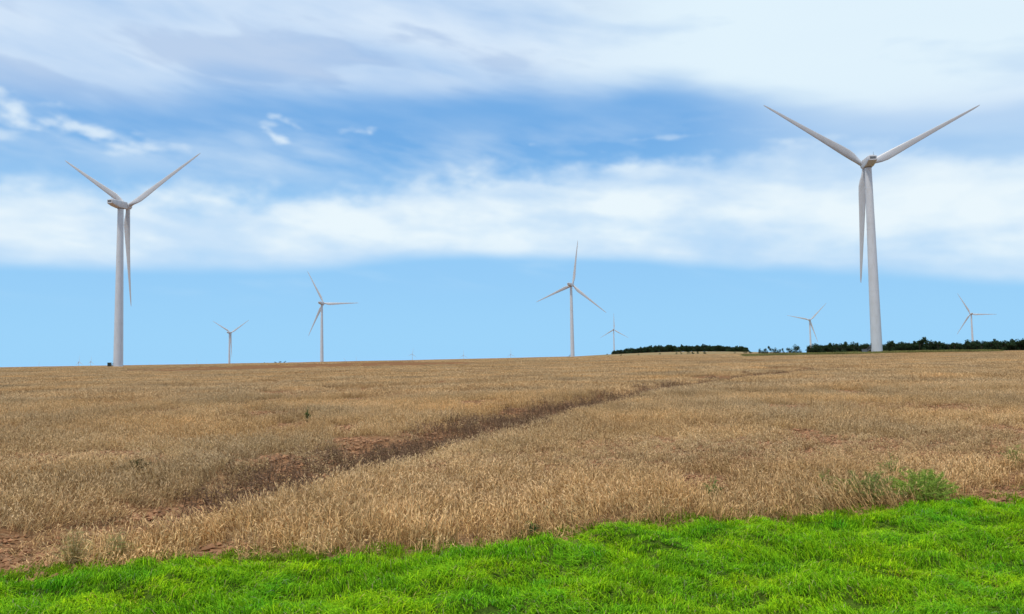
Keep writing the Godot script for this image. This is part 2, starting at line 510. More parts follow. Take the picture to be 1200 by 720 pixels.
func trunk_mesh(height: float, r: float, spread: float) -> ArrayMesh:
	var s := Soup.new()
	var tone := Color(0.06, 0.048, 0.036)
	var limbs := [[Vector3.ZERO, Vector3(0, height * 0.72, 0), r, r * 0.35]]
	for i in 5:
		var a := TAU * i / 5.0 + rng.randf()
		var y := height * rng.randf_range(0.25, 0.5)
		limbs.append([Vector3(0, y, 0), Vector3(cos(a) * spread, y + height * rng.randf_range(0.2, 0.38), sin(a) * spread), r * 0.5, r * 0.12])
	for l in limbs:
		var d: Vector3 = (l[1] - l[0]).normalized()
		var u := d.cross(Vector3(0.31, 0.1, 0.9)).normalized()
		var w := d.cross(u)
		for k in 6:
			var a0 := TAU * k / 6.0
			var a1 := TAU * (k + 1) / 6.0
			var e0 := u * cos(a0) + w * sin(a0)
			var e1 := u * cos(a1) + w * sin(a1)
			s.quad(l[0] + e0 * l[2], l[0] + e1 * l[2], l[1] + e1 * l[3], l[1] + e0 * l[3], tone)
	return s.done()

func joined(a: ArrayMesh, b: ArrayMesh) -> ArrayMesh:
	var st := SurfaceTool.new()
	st.append_from(a, 0, Transform3D())
	st.append_from(b, 0, Transform3D())
	return st.commit()

# ------------------------------------------------------------------ crop, grass and weeds
func wheat_tuft(n: int, radius: float) -> ArrayMesh:
	var s := Soup.new()
	for i in n:
		var a := rng.randf() * TAU
		var r := radius * sqrt(rng.randf())
		var p := Vector3(cos(a) * r, -0.02, sin(a) * r)
		var h := rng.randf_range(0.16, 0.33)
		var b := rng.randf() * TAU
		var out := Vector3(cos(b), 0, sin(b))
		var side := Vector3(-out.z, 0, out.x).rotated(Vector3.UP, rng.randf_range(-1.2, 1.2))
		var bend := h * pow(rng.randf(), 1.6) * 0.75
		var tone := rng.randf_range(0.45, 1.3)
		var stem := Color(0.58, 0.375, 0.175) * tone
		var m := p + Vector3.UP * h * 0.55 + out * bend * 0.25
		var t := p + Vector3.UP * (h - bend * 0.25) + out * bend * 0.85
		s.ribbon(PackedVector3Array([p, m, t]), side, 0.0065, 0.005, stem)
		# the ear nods over
		var nod := rng.randf_range(-0.9, 0.7)
		var dir := ((t - m).normalized() + out * rng.randf_range(0.0, 0.9) + Vector3.UP * nod * 0.5).normalized()
		if rng.randf() < 0.85:
			s.spindle(t, t + dir * rng.randf_range(0.05, 0.085), rng.randf_range(0.0045, 0.0072), Color(0.72, 0.485, 0.25) * rng.randf_range(0.6, 1.3))
		# dry leaves
		for q in (2 if rng.randf() < 0.5 else 1):
			var l0 := p.lerp(m, rng.randf_range(0.3, 1.0))
			var c := rng.randf() * TAU
			var o := Vector3(cos(c), 0, sin(c))
			var len_ := rng.randf_range(0.08, 0.2)
			var l1 := l0 + o * len_ * 0.5 + Vector3.UP * len_ * rng.randf_range(0.1, 0.7)
			var l2 := l1 + o * len_ * 0.5 - Vector3.UP * len_ * rng.randf_range(0.0, 0.6)
			s.ribbon(PackedVector3Array([l0, l1, l2]), Vector3(-o.z, 0.3, o.x), 0.009, 0.002, Color(0.52, 0.35, 0.16) * rng.randf_range(0.5, 1.25))
	return s.done()

func coarse_tuft(n: int, radius: float, wide: float, low: float, high: float) -> ArrayMesh:
	var s := Soup.new()
	for i in n:
		var a := rng.randf() * TAU
		var r := radius * sqrt(rng.randf())
		var p := Vector3(cos(a) * r, -0.03, sin(a) * r)
		var h := rng.randf_range(low, high)
		var b := rng.randf() * TAU
		var out := Vector3(cos(b), 0, sin(b))
		var c := rng.randf() * TAU
		var side := Vector3(cos(c), 0, sin(c))
		var tone := rng.randf_range(0.6, 1.25)
		var m := p + Vector3.UP * h * 0.65 + out * h * 0.14
		var t := p + Vector3.UP * h * rng.randf_range(0.8, 1.0) + out * h * rng.randf_range(0.2, 0.7)
		s.ribbon(PackedVector3Array([p, m, t]), side, wide * 0.6, wide * rng.randf_range(0.4, 1.0), Color(0.62, 0.415, 0.21) * tone)
	return s.done()

func grass_tuft(n: int, radius: float, low: float, high: float) -> ArrayMesh:
	var s := Soup.new()
	for i in n:
		var a := rng.randf() * TAU
		var r := radius * sqrt(rng.randf())
		var p := Vector3(cos(a) * r, -0.03, sin(a) * r)
		var h := rng.randf_range(low, high)
		var b := rng.randf() * TAU
		var out := Vector3(cos(b), 0, sin(b))
		var side := Vector3(-out.z, 0, out.x).rotated(Vector3.UP, rng.randf_range(-0.5, 0.5))
		var f := rng.randf_range(0.35, 1.15)
		var p1 := p + Vector3.UP * h * 0.5 + out * h * 0.14 * f
		var p2 := p + Vector3.UP * h * (0.85 - 0.16 * f) + out * h * 0.48 * f
		var p3 := p + Vector3.UP * h * (0.98 - 0.62 * f) + out * h * 1.0 * f
		var tone := rng.randf_range(0.55, 1.35)
		var warm := rng.randf()
		var c := Color(0.15, 0.40, 0.009).lerp(Color(0.33, 0.56, 0.013), warm) * tone
		if rng.randf() < 0.04:
			c = Color(0.42, 0.38, 0.14)
		s.ribbon(PackedVector3Array([p, p1, p2, p3]), side, rng.randf_range(0.006, 0.0105), 0.002, c)
	return s.done()

func dead_weed(n: int, radius: float) -> ArrayMesh:
	var s := Soup.new()
	for i in n:
		var a := rng.randf() * TAU
		var r := radius * sqrt(rng.randf())
		var p := Vector3(cos(a) * r, -0.02, sin(a) * r)
		var h := rng.randf_range(0.12, 0.34)
		var o := Vector3(rng.randf_range(-0.35, 0.35), 1, rng.randf_range(-0.35, 0.35))
		var t := p + o * h
		var c := Color(0.165, 0.102, 0.062) * rng.randf_range(0.6, 1.5)
		s.ribbon(PackedVector3Array([p, p.lerp(t, 0.5) + Vector3(rng.randf_range(-0.02, 0.02), 0, 0), t]), Vector3(0.7, 0, 0.7).rotated(Vector3.UP, a), 0.009, 0.006, c)
		for q in 3:
			var l := p.lerp(t, rng.randf_range(0.3, 1.0))
			var d := Vector3(rng.randfn(), absf(rng.randfn()) * 0.7, rng.randfn()).normalized() * rng.randf_range(0.03, 0.1)
			s.spindle(l, l + d, rng.randf_range(0.004, 0.011), c * rng.randf_range(0.8, 1.4))
	return s.done()

func litter(n: int, radius: float) -> ArrayMesh:
	var s := Soup.new()
	for i in n:
		var a := rng.randf() * TAU
		var r := radius * sqrt(rng.randf())
		var p := Vector3(cos(a) * r, rng.randf_range(0.006, 0.03), sin(a) * r)
		var b := rng.randf() * TAU
		var d := Vector3(cos(b), rng.randf_range(-0.05, 0.12), sin(b)) * rng.randf_range(0.05, 0.2)
		s.ribbon(PackedVector3Array([p, p + d * 0.5 + Vector3.UP * 0.006, p + d]), Vector3(-d.z, 0, d.x).normalized(), 0.006, 0.004, Color(0.42, 0.31, 0.18) * rng.randf_range(0.55, 1.15))
	return s.done()

func clods(n: int, radius: float) -> ArrayMesh:
	var s := Soup.new()
	for i in n:
		var a := rng.randf() * TAU
		var r := radius * sqrt(rng.randf())
		var k := rng.randf_range(0.012, 0.05)
		var p := Vector3(cos(a) * r, k * 0.2, sin(a) * r)
		s.spindle(p - Vector3(k, 0.0, 0).rotated(Vector3.UP, a * 7.0), p + Vector3(k, k * 0.3, 0).rotated(Vector3.UP, a * 7.0), k * 0.6, Color(0.36, 0.19, 0.10) * rng.randf_range(0.7, 1.35))
	return s.done()

# a feathery rounded weed: stems that fan out, each with many fine leaves
func weed_stems(n: int, h: float, w: float, tone: Color, ends: Array) -> ArrayMesh:
	var s := Soup.new()
	for i in n:
		var a := TAU * (i + rng.randf()) / n
		var r := w * 0.5 * pow(rng.randf(), 0.6)
		var y := h * sqrt(maxf(0.12, 1.0 - pow(r / (w * 0.56), 2.0))) * rng.randf_range(0.5, 1.08)
		var t := Vector3(cos(a) * r, y, sin(a) * r)
		var m := Vector3(cos(a) * r * 0.4, y * 0.5, sin(a) * r * 0.4)
		var p := Vector3(cos(a) * 0.03, -0.03, sin(a) * 0.03)
		ends.append([p, m, t])
		s.ribbon(PackedVector3Array([p, m, t]), Vector3(-sin(a), 0, cos(a)), 0.009, 0.003, tone)
	return s.done()

func weed_leaves(ends: Array, per: int, len_: float, wide: float, tone: Color, dry: Color, share: float) -> ArrayMesh:
	var s := Soup.new()
	for e in ends:
		for i in per:
			var t := pow(rng.randf(), 0.6)
			var p: Vector3 = e[0].lerp(e[1], t * 2.0) if t < 0.5 else e[1].lerp(e[2], t * 2.0 - 1.0)
			var d := (Vector3(rng.randfn(), rng.randfn() * 0.6 + 0.7, rng.randfn())).normalized() * len_ * rng.randf_range(0.5, 1.2)
			var c := (dry if rng.randf() < share else tone) * rng.randf_range(0.7, 1.3)
			s.ribbon(PackedVector3Array([p, p + d * 0.5, p + d - Vector3.UP * len_ * 0.15]), d.cross(Vector3(rng.randfn(), 0.3, rng.randfn())).normalized(), wide, wide * 0.25, c)
	return s.done()

func weed(called: String, x: float, z: float, h: float, w: float, n: int, per: int, len_: float, wide: float, tone: Color, dry: Color, share: float, label: String, category: String, group := "") -> void:
	var t := thing(called, Vector3(x, land(x, z), z), rng.randf() * TAU)
	var ends := []
	part(t, "stems", weed_stems(n, h, w, dry * 0.8, ends), plant_material(0.8))
	part(t, "foliage", weed_leaves(ends, per, len_, wide, tone, dry, share), plant_material(0.7, 0.5))
	tag(t, label, category, group)

func straw_tint(x: float, z: float) -> Color:
	var k := 1.0 + 0.34 * n_patch.get_noise_2d(x * 1.7 + 40.0, z * 1.7) + rng.randf_range(-0.14, 0.14)
	var warm := 0.10 * n_mid.get_noise_2d(x + 200.0, z) + rng.randf_range(-0.03, 0.03)
	return Color(k * (1.0 + warm), k, k * (1.0 - warm * 1.6))

# ------------------------------------------------------------------ the scene
func _ready() -> void:
	# camera
	var cam := Camera3D.new()
	cam.fov = 43.6
	cam.near = 0.1
	cam.far = 20000.0
	var pitch := deg_to_rad(3.674)
	var fwd := Vector3(0, sin(pitch), -cos(pitch))
	var up := Vector3(0, cos(pitch), sin(pitch))
	var roll := deg_to_rad(1.0)
	var right := Vector3.RIGHT * cos(roll) - up * sin(roll)
	cam.basis = Basis(right, right.cross(fwd), -fwd)
	cam.position = Vector3(0, EYE, 0)
	add_child(cam)
	cam.current = true
	# sky and exposure
	var env := Environment.new()
	env.background_mode = Environment.BG_SKY
	var sky := Sky.new()
	var pano := PanoramaSkyMaterial.new()
	pano.panorama = build_sky()
	sky.sky_material = pano
	env.sky = sky
	env.sky_rotation = Vector3(0, PI, 0)
	env.tonemap_mode = Environment.TONE_MAPPER_LINEAR
	env.tonemap_exposure = 1.0
	env.sdfgi_enabled = true
	env.ssao_enabled = true
	env.ssil_enabled = true
	var we := WorldEnvironment.new()
	we.environment = env
	add_child(we)
	# the sun, high and a little behind, behind bright cloud
	var sun := DirectionalLight3D.new()
	sun.light_energy = 0.8
	sun.light_color = Color(1.0, 0.96, 0.9)
	sun.light_angular_distance = 7.0
	sun.shadow_enabled = true
	add_child(sun)
	sun.look_at_from_position(Vector3.ZERO, Vector3(0.25, -0.85, -0.30), Vector3.UP)
	print("sky done")

	# noise fields
	rng.seed = 4711
	for s in [[n_wide, 3, 0.011, 3], [n_mid, 5, 0.075, 3], [n_fine, 7, 0.75, 3], [n_patch, 9, 0.06, 4]]:
		s[0].seed = s[1]
		s[0].noise_type = FastNoiseLite.TYPE_SIMPLEX_SMOOTH
		s[0].frequency = s[2]
		s[0].fractal_octaves = s[3]
	for t in turbines:
		pads.append([t[0], t[1], t[2] - land_base(t[0], t[1]) , 60.0 if t[1] > -500.0 else 170.0])

	# materials
	paint = StandardMaterial3D.new()
	paint.albedo_color = lin(0.67, 0.67, 0.685)
	paint.roughness = 0.42
	var grime := NoiseTexture2D.new()
	grime.width = 512
	grime.height = 512
	grime.seamless = true
	grime.noise = FastNoiseLite.new()
	grime.noise.seed = 77
	grime.noise.frequency = 0.012
	grime.noise.fractal_octaves = 3
	var ramp := Gradient.new()
	ramp.offsets = PackedFloat32Array([0.0, 0.45, 1.0])
	ramp.colors = PackedColorArray([Color(0.93, 0.925, 0.91), Color(0.975, 0.975, 0.975), Color(1, 1, 1)])
	grime.color_ramp = ramp
	paint.albedo_texture = grime
	paint.uv1_triplanar = true
	paint.uv1_scale = Vector3(0.08, 0.03, 0.08)
	blade_paint = paint.duplicate()
	blade_paint.albedo_color = lin(0.63, 0.63, 0.645)
	blade_paint.roughness = 0.36
	steel = StandardMaterial3D.new()
	steel.albedo_color = lin(0.16, 0.165, 0.17)
	steel.roughness = 0.5
	steel.metallic = 0.3
	box_green = StandardMaterial3D.new()
	box_green.albedo_color = lin(0.022, 0.035, 0.028)
	box_green.roughness = 0.5
	concrete = StandardMaterial3D.new()
	concrete.albedo_color = lin(0.36, 0.35, 0.33)
	concrete.roughness = 0.9
	var soil := StandardMaterial3D.new()
	soil.vertex_color_use_as_albedo = true
	soil.roughness = 0.95
	soil.metallic_specular = 0.0
	var sn := NoiseTexture2D.new()
	sn.width = 1024
	sn.height = 1024
	sn.seamless = true
	sn.noise = FastNoiseLite.new()
	sn.noise.seed = 12
	sn.noise.frequency = 0.02
	sn.noise.fractal_octaves = 6
	var sr := Gradient.new()
	sr.offsets = PackedFloat32Array([0.0, 0.5, 1.0])
	sr.colors = PackedColorArray([Color(0.55, 0.52, 0.5), Color(0.85, 0.83, 0.81), Color(1, 1, 1)])
	sn.color_ramp = sr
	soil.albedo_texture = sn
	soil.uv1_triplanar = true
	soil.uv1_world_triplanar = true
	soil.uv1_scale = Vector3(0.4, 0.4, 0.4)
	var sb := NoiseTexture2D.new()
	sb.width = 1024
	sb.height = 1024
	sb.seamless = true
	sb.as_normal_map = true
	sb.bump_strength = 12.0
	sb.noise = sn.noise
	soil.normal_enabled = true
	soil.normal_texture = sb
	soil.normal_scale = 1.0

	build_ground(soil)
	print("ground done")

	# wind turbines
	var proto := make_turbine()
	var labels := [
		"tall white wind turbine with dark transformer box at its foot, one blade hanging down",
		"largest white wind turbine, standing before the dark shelter wood, one blade hanging down",
		"white wind turbine on the field crest with one blade pointing straight up",
		"white wind turbine on the crest with one blade level and two slanting away",
		"small wind turbine with blades in a Y, next along the crest from the dark-boxed one",
		"small wind turbine rising behind the end of the dark shelter wood, beside the hedge",
		"small wind turbine behind the shelter wood with one blade level",
		"small grey wind turbine rising behind the end of the wood on the rise",
	]
	for i in turbines.size():
		place_turbine(proto, i == 0, turbines[i], labels[i], "wind turbines on the plain")
	# far ones, whose blades only just clear the crest: picture bearing, hub height, distance, turn of the rotor, label
	var tiny := "tiny far-off wind turbine with only blade tips showing over the crest"
	for f in [[483.0, 415.0, 6400.0, 10.0, "tiny far-off turbine with its whole rotor clear of the crest"], [92.0, 424.5, 5600.0, 0.0, "tiny far-off turbine next to the dark-boxed tall turbine, rotor just clear of the crest"], [44.0, 431.0, 6000.0, 15.0, tiny], [106.0, 424.0, 6600.0, 5.0, "faint far-off turbine closest to the dark-boxed tall turbine"], [175.0, 431.0, 6000.0, 0.0, tiny], [230.0, 428.0, 6200.0, 0.0, tiny], [543.0, 416.5, 7000.0, 2.0, tiny], [598.5, 415.5, 7000.0, 0.0, tiny], [406.0, 426.0, 5600.0, 85.0, "slanting blade tip of a far-off turbine showing over the crest"], [417.0, 425.0, 6200.0, 0.0, tiny], [867.0, 408.0, 6600.0, 0.0, "blade tip of a far-off turbine over the wood on the rise"], [1066.0, 406.0, 6200.0, 3.0, "blade tip of a far-off turbine over the shelter wood"]]:
		var dir: Vector3 = fwd + right * ((f[0] - 600.0) / 900.0) + cam.basis.y * ((360.0 - f[1]) / 900.0)
		var p: Vector3 = cam.position + dir * (f[2] / -dir.z)
		place_turbine(proto, false, [p.x, p.z, p.y - HUB, 22.0, f[3], 4.0, 0.0], f[4], "far-off turbines beyond the crest")
	# transformer boxes
	var tb := thing("transformer_box", Vector3(-195.8, 0.6, -373.2), 0.3)
	for p in [["cabinet", Vector3(1.5, 1.8, 1.4), Vector3(0, 1.0, 0), box_green], ["lid", Vector3(1.7, 0.16, 1.6), Vector3(0, 1.98, 0), box_green], ["plinth", Vector3(1.9, 0.3, 1.8), Vector3(0, -0.05, 0), concrete], ["door", Vector3(1.3, 1.5, 0.06), Vector3(0, 1.0, 0.73), box_green]]:
		part(tb, p[0], box_mesh(p[1], 0.03), p[3]).position = p[2]
	tag(tb, "dark green transformer box standing by the foot of a tall turbine", "transformer")
	tb = thing("transformer_box", Vector3(146.3, 1.0, -320.0), -0.3)
	for p in [["cabinet", Vector3(1.8, 1.5, 1.5), Vector3(0, 0.85, 0), steel], ["lid", Vector3(2.0, 0.14, 1.7), Vector3(0, 1.66, 0), steel], ["plinth", Vector3(2.1, 0.3, 1.8), Vector3(0, -0.05, 0), concrete], ["door", Vector3(1.5, 1.2, 0.06), Vector3(0, 0.85, 0.78), steel]]:
		part(tb, p[0], box_mesh(p[1], 0.03), p[3]).position = p[2]
	tag(tb, "grey transformer box standing by the foot of the largest turbine", "transformer")
	print("turbines done")
	build_trees()
	print("trees done")
	if PLANTS:
		build_plants()
	print("plants done")

func build_ground(soil: Material) -> void:
	var angles := PackedFloat32Array()
	var a := -180.0
	while a < 180.01:
		angles.append(deg_to_rad(a))
		a += 0.5 if absf(a + 0.1) < 46.0 else 4.0
	var radii := PackedFloat32Array([0.0])
	var r := 1.5
	while r < 14000.0:
		radii.append(r)
		r *= 1.022 if r < 20.0 else (1.035 if r < 3000.0 else 1.12)
	var v := PackedVector3Array()
	var c := PackedColorArray()
	var f := PackedInt32Array()
	var na := angles.size()
	for i in radii.size():
		for k in na:
			var x := sin(angles[k]) * radii[i]
			var z := -cos(angles[k]) * radii[i]
			v.append(Vector3(x, land(x, z), z))
			# red-brown earth, stubble and straw further off, leaf mould under the verge
			var col := Color(0.37, 0.20, 0.105)
			var straw := clampf(0.4 + 0.6 * n_patch.get_noise_2d(x * 2.0 + 77.0, z * 2.0), 0.1, 0.9)
			if radii[i] < 130.0:
				straw *= clampf(crop_at(x, z), 0.0, 1.0)
			col = col.lerp(Color(0.45, 0.315, 0.17), straw * (1.0 - 0.9 * red_at(x, z)))
			# the cut field on the rise
			if Vector2((x - 350.0) / 420.0, (z + 1500.0) / 470.0).length() + 0.1 * n_wide.get_noise_2d(x, z) < 1.0:
				col = Color(0.48, 0.38, 0.21)
			if -z > 270.0 and x / -z > 0.25 and radii[i] < 900.0:
				col = col.lerp(Color(0.24, 0.25, 0.10), meadow_at(x, z))
			if radii[i] < 20.0:
				col = col.lerp(Color(0.10, 0.17, 0.025), verge(x, z))
			c.append(col)
	for i in radii.size() - 1:
		for k in na - 1:
			var q := i * na + k
			for d in [0, na, na + 1, 0, na + 1, 1]:
				f.append(q + d)
	var arr := []
	arr.resize(Mesh.ARRAY_MAX)
	arr[Mesh.ARRAY_VERTEX] = v
	arr[Mesh.ARRAY_COLOR] = c
	arr[Mesh.ARRAY_INDEX] = f
	var m := ArrayMesh.new()
	m.add_surface_from_arrays(Mesh.PRIMITIVE_TRIANGLES, arr)
	var st := SurfaceTool.new()
	st.create_from(m, 0)
	st.generate_normals()
	var g := part(self, "ground", st.commit(), soil)
	tag(g, "red brown farm soil of the wide plain", "", "", "structure")

func red_at(x: float, z: float) -> float:
	var t := x / maxf(1.0, -z)
	var n := n_wide.get_noise_2d(x * 0.7 + 900.0, z * 0.35)
	var here := smoothstep(-0.55, -0.45, t) * (1.0 - smoothstep(-0.2, 0.05, t))
	return smoothstep(190.0, 230.0, -z + 60.0 * n) * clampf(smoothstep(0.05, 0.35, n) * 0.6 + here * smoothstep(-0.35, 0.1, n), 0.0, 1.0)

func meadow_at(x: float, z: float) -> float:
	var t := x / maxf(1.0, -z) + 0.05 * n_wide.get_noise_2d(x * 2.0, z * 2.0)
	return smoothstep(0.27, 0.36, t) * (1.0 - smoothstep(0.60, 0.66, t)) * smoothstep(284.0, 292.0, -z + 8.0 * n_wide.get_noise_2d(x * 4.0, z)) * (1.0 - smoothstep(640.0, 720.0, -z))

func build_trees() -> void:
	var bark := plant_material(0.9)
	var leaf := plant_material(0.75, 0.15)
	var dark := Color(0.028, 0.048, 0.022)
	var kinds := []
	for i in 6:
		kinds.append([trunk_mesh(8.0, 0.22, 1.6), tree_crown(rng.randf_range(7.6, 9.2), rng.randf_range(5.5, 7.5), -0.9, 700, 0.75, dark * rng.randf_range(0.85, 1.25))])
	var low := []
	for i in 4:
		low.append([trunk_mesh(4.0, 0.14, 1.6), tree_crown(rng.randf_range(5.6, 6.6), rng.randf_range(6.5, 8.5), -2.4, 620, 0.6, dark * rng.randf_range(0.85, 1.25))])
	# woods that read as one mass
	var east := thing("shelter_wood", Vector3.ZERO)
	tag(east, "dark dense shelter wood running along behind the largest turbine", "wood", "", "stuff")
	var rise := thing("shelter_wood", Vector3.ZERO)
	tag(rise, "dark wood on the pale rise, with a small turbine behind its end", "wood", "", "stuff")
	var places := [[], [], [], [], [], []]
	for row in 7:
		var x := 308.0 + row * 2.5
		while x < 860.0:
			var d := 800.0 + row * 5.0 + rng.randf_range(-2.0, 2.0) - 0.05 * (x - 312.0)
			var k := rng.randf_range(1.05, 1.6) * lerpf(0.72, 1.0, smoothstep(300.0, 345.0, x))
			if rng.randf() < 0.05:
				k *= 1.2
			places[rng.randi() % 6].append([Vector3(x, land(x, -d) - 0.1, -d), rng.randf() * TAU, k, rng.randf_range(0.85, 1.1), Color.WHITE * rng.randf_range(0.75, 1.25), Vector2.ZERO])
			x += rng.randf_range(3.6, 6.0)
	for i in 6:
		scatter(east, "trees", joined(kinds[i][0], kinds[i][1]), leaf, places[i])
	places = [[], [], [], [], [], []]
	for row in 7:
		var x := 194.0 + row * 2.0
		while x < 462.0:
			var d := 1500.0 + row * 7.0 + rng.randf_range(-3.0, 3.0)
			var k := rng.randf_range(1.25, 1.9) * lerpf(0.6, 1.0, smoothstep(195.0, 290.0, x)) * lerpf(1.0, 0.8, smoothstep(400.0, 462.0, x))
			places[rng.randi() % 6].append([Vector3(x, land(x, -d) - 0.1, -d), rng.randf() * TAU, k, rng.randf_range(0.85, 1.1), Color.WHITE * rng.randf_range(0.8, 1.25), Vector2.ZERO])
			x += rng.randf_range(4.5, 7.5)
	for i in 6:
		scatter(rise, "trees", joined(kinds[i][0], kinds[i][1]), leaf, places[i])
	# single trees
	one_tree("broad_tree", kinds[2], [424.0, -797.0, 2.3, 0.92], bark, leaf, "tallest broad tree standing out above the shelter wood", "")
	one_tree("broad_tree", kinds[4], [435.0, -796.0, 2.0, 0.92], bark, leaf, "second broad tree leaning on the tallest one above the wood", "")
	one_tree("field_tree", kinds[1], [196.0, -1488.0, 1.0, 0.8], bark, leaf, "round tree at the very end of the wood on the rise", "")
	one_tree("field_tree", kinds[3], [183.0, -1492.0, 0.5, 0.8], bark, leaf, "tiny round tree just off the end of the wood on the rise", "")
	# hedge trees between the two woods
	var i := 0
	var hedge := "trees in the gappy hedge"
	for s in [[323.0, -1000.0, 0.7], [327.0, -1003.0, 0.6], [331.0, -1000.0, 0.85], [337.0, -1002.0, 0.62], [343.0, -1004.0, 0.8], [348.0, -1000.0, 0.58], [352.0, -1002.0, 0.6], [359.0, -1001.0, 0.66], [366.0, -1000.0, 1.2], [374.0, -1002.0, 1.0], [385.0, -1000.0, 0.55], [393.0, -1003.0, 1.15], [402.0, -1001.0, 0.9], [407.0, -1000.0, 0.75], [411.0, -1003.0, 1.0], [416.0, -1001.0, 0.8], [421.0, -1005.0, 0.7]]:
		var say := "low dark tree in the gappy hedge between the two woods"
		if s[2] == 1.2:
			say = "tallest round tree in the gappy hedge between the two woods"
		elif s[2] == 1.15:
			say = "second tallest hedge tree, next to the smallest gap before the shelter wood"
		elif s[2] == 0.55:
			say = "smallest hedge tree, between the two tallest ones of the gappy hedge"
		one_tree("hedge_tree", low[i % 4], [s[0], s[1], s[2] * 1.5, 1.3], bark, leaf, say, hedge)
		i += 1
	# bushes out on the pale rise
	for s in [[245.0, -1150.0, 0.45], [252.0, -1152.0, 0.4], [262.0, -1148.0, 0.6], [269.0, -1150.0, 0.5], [276.0, -1151.0, 0.62], [287.0, -1146.0, 0.8], [222.0, -1160.0, 0.34], [160.0, -1140.0, 0.28], [188.0, -1150.0, 0.3], [320.0, -1110.0, 0.4], [334.0, -1108.0, 0.85], [343.0, -1110.0, 0.55], [354.0, -1106.0, 0.38]]:
		var say := "low dark bush dotted on the pale rise before the wood"
		if s[2] == 0.8:
			say = "tall dark bush ending the row of bushes on the pale rise"
		elif s[2] == 0.85:
			say = "tallest bush on the pale rise, near where the hedge begins"
		elif s[2] == 0.28:
			say = "smallest bush on the pale rise, alone beyond the end of the wood"
		one_tree("bush", low[i % 4], [s[0], s[1], s[2] * 1.35, 1.0], bark, leaf, say, "bushes on the pale rise")
		i += 1
	for s in [[-214.0, -722.0, 0.34], [-218.5, -722.0, 0.33], [-223.0, -723.0, 0.3], [-233.0, -722.0, 0.2]]:
		one_tree("crest_bush", low[i % 4], [s[0], s[1], s[2] * 1.2, 0.7], bark, leaf, "lone tiny bush on the bare red crest beside the flat black row" if s[2] == 0.2 else "flat black bush in the short row on the bare red crest", "bushes on the bare crest")
		i += 1

func one_tree(called: String, kind: Array, s: Array, bark: Material, leaf: Material, label: String, group: String) -> void:
	var t := thing(called, Vector3(s[0], land(s[0], s[1]) - 0.05, s[1]), rng.randf() * TAU)
	var tr := part(t, "trunk", kind[0], bark)
	var cr := part(t, "crown", kind[1], leaf)
	for p in [tr, cr]:
		p.scale = Vector3(s[2], s[2] * s[3], s[2])
	tag(t, label, "bush" if called.ends_with("bush") else "tree", group)

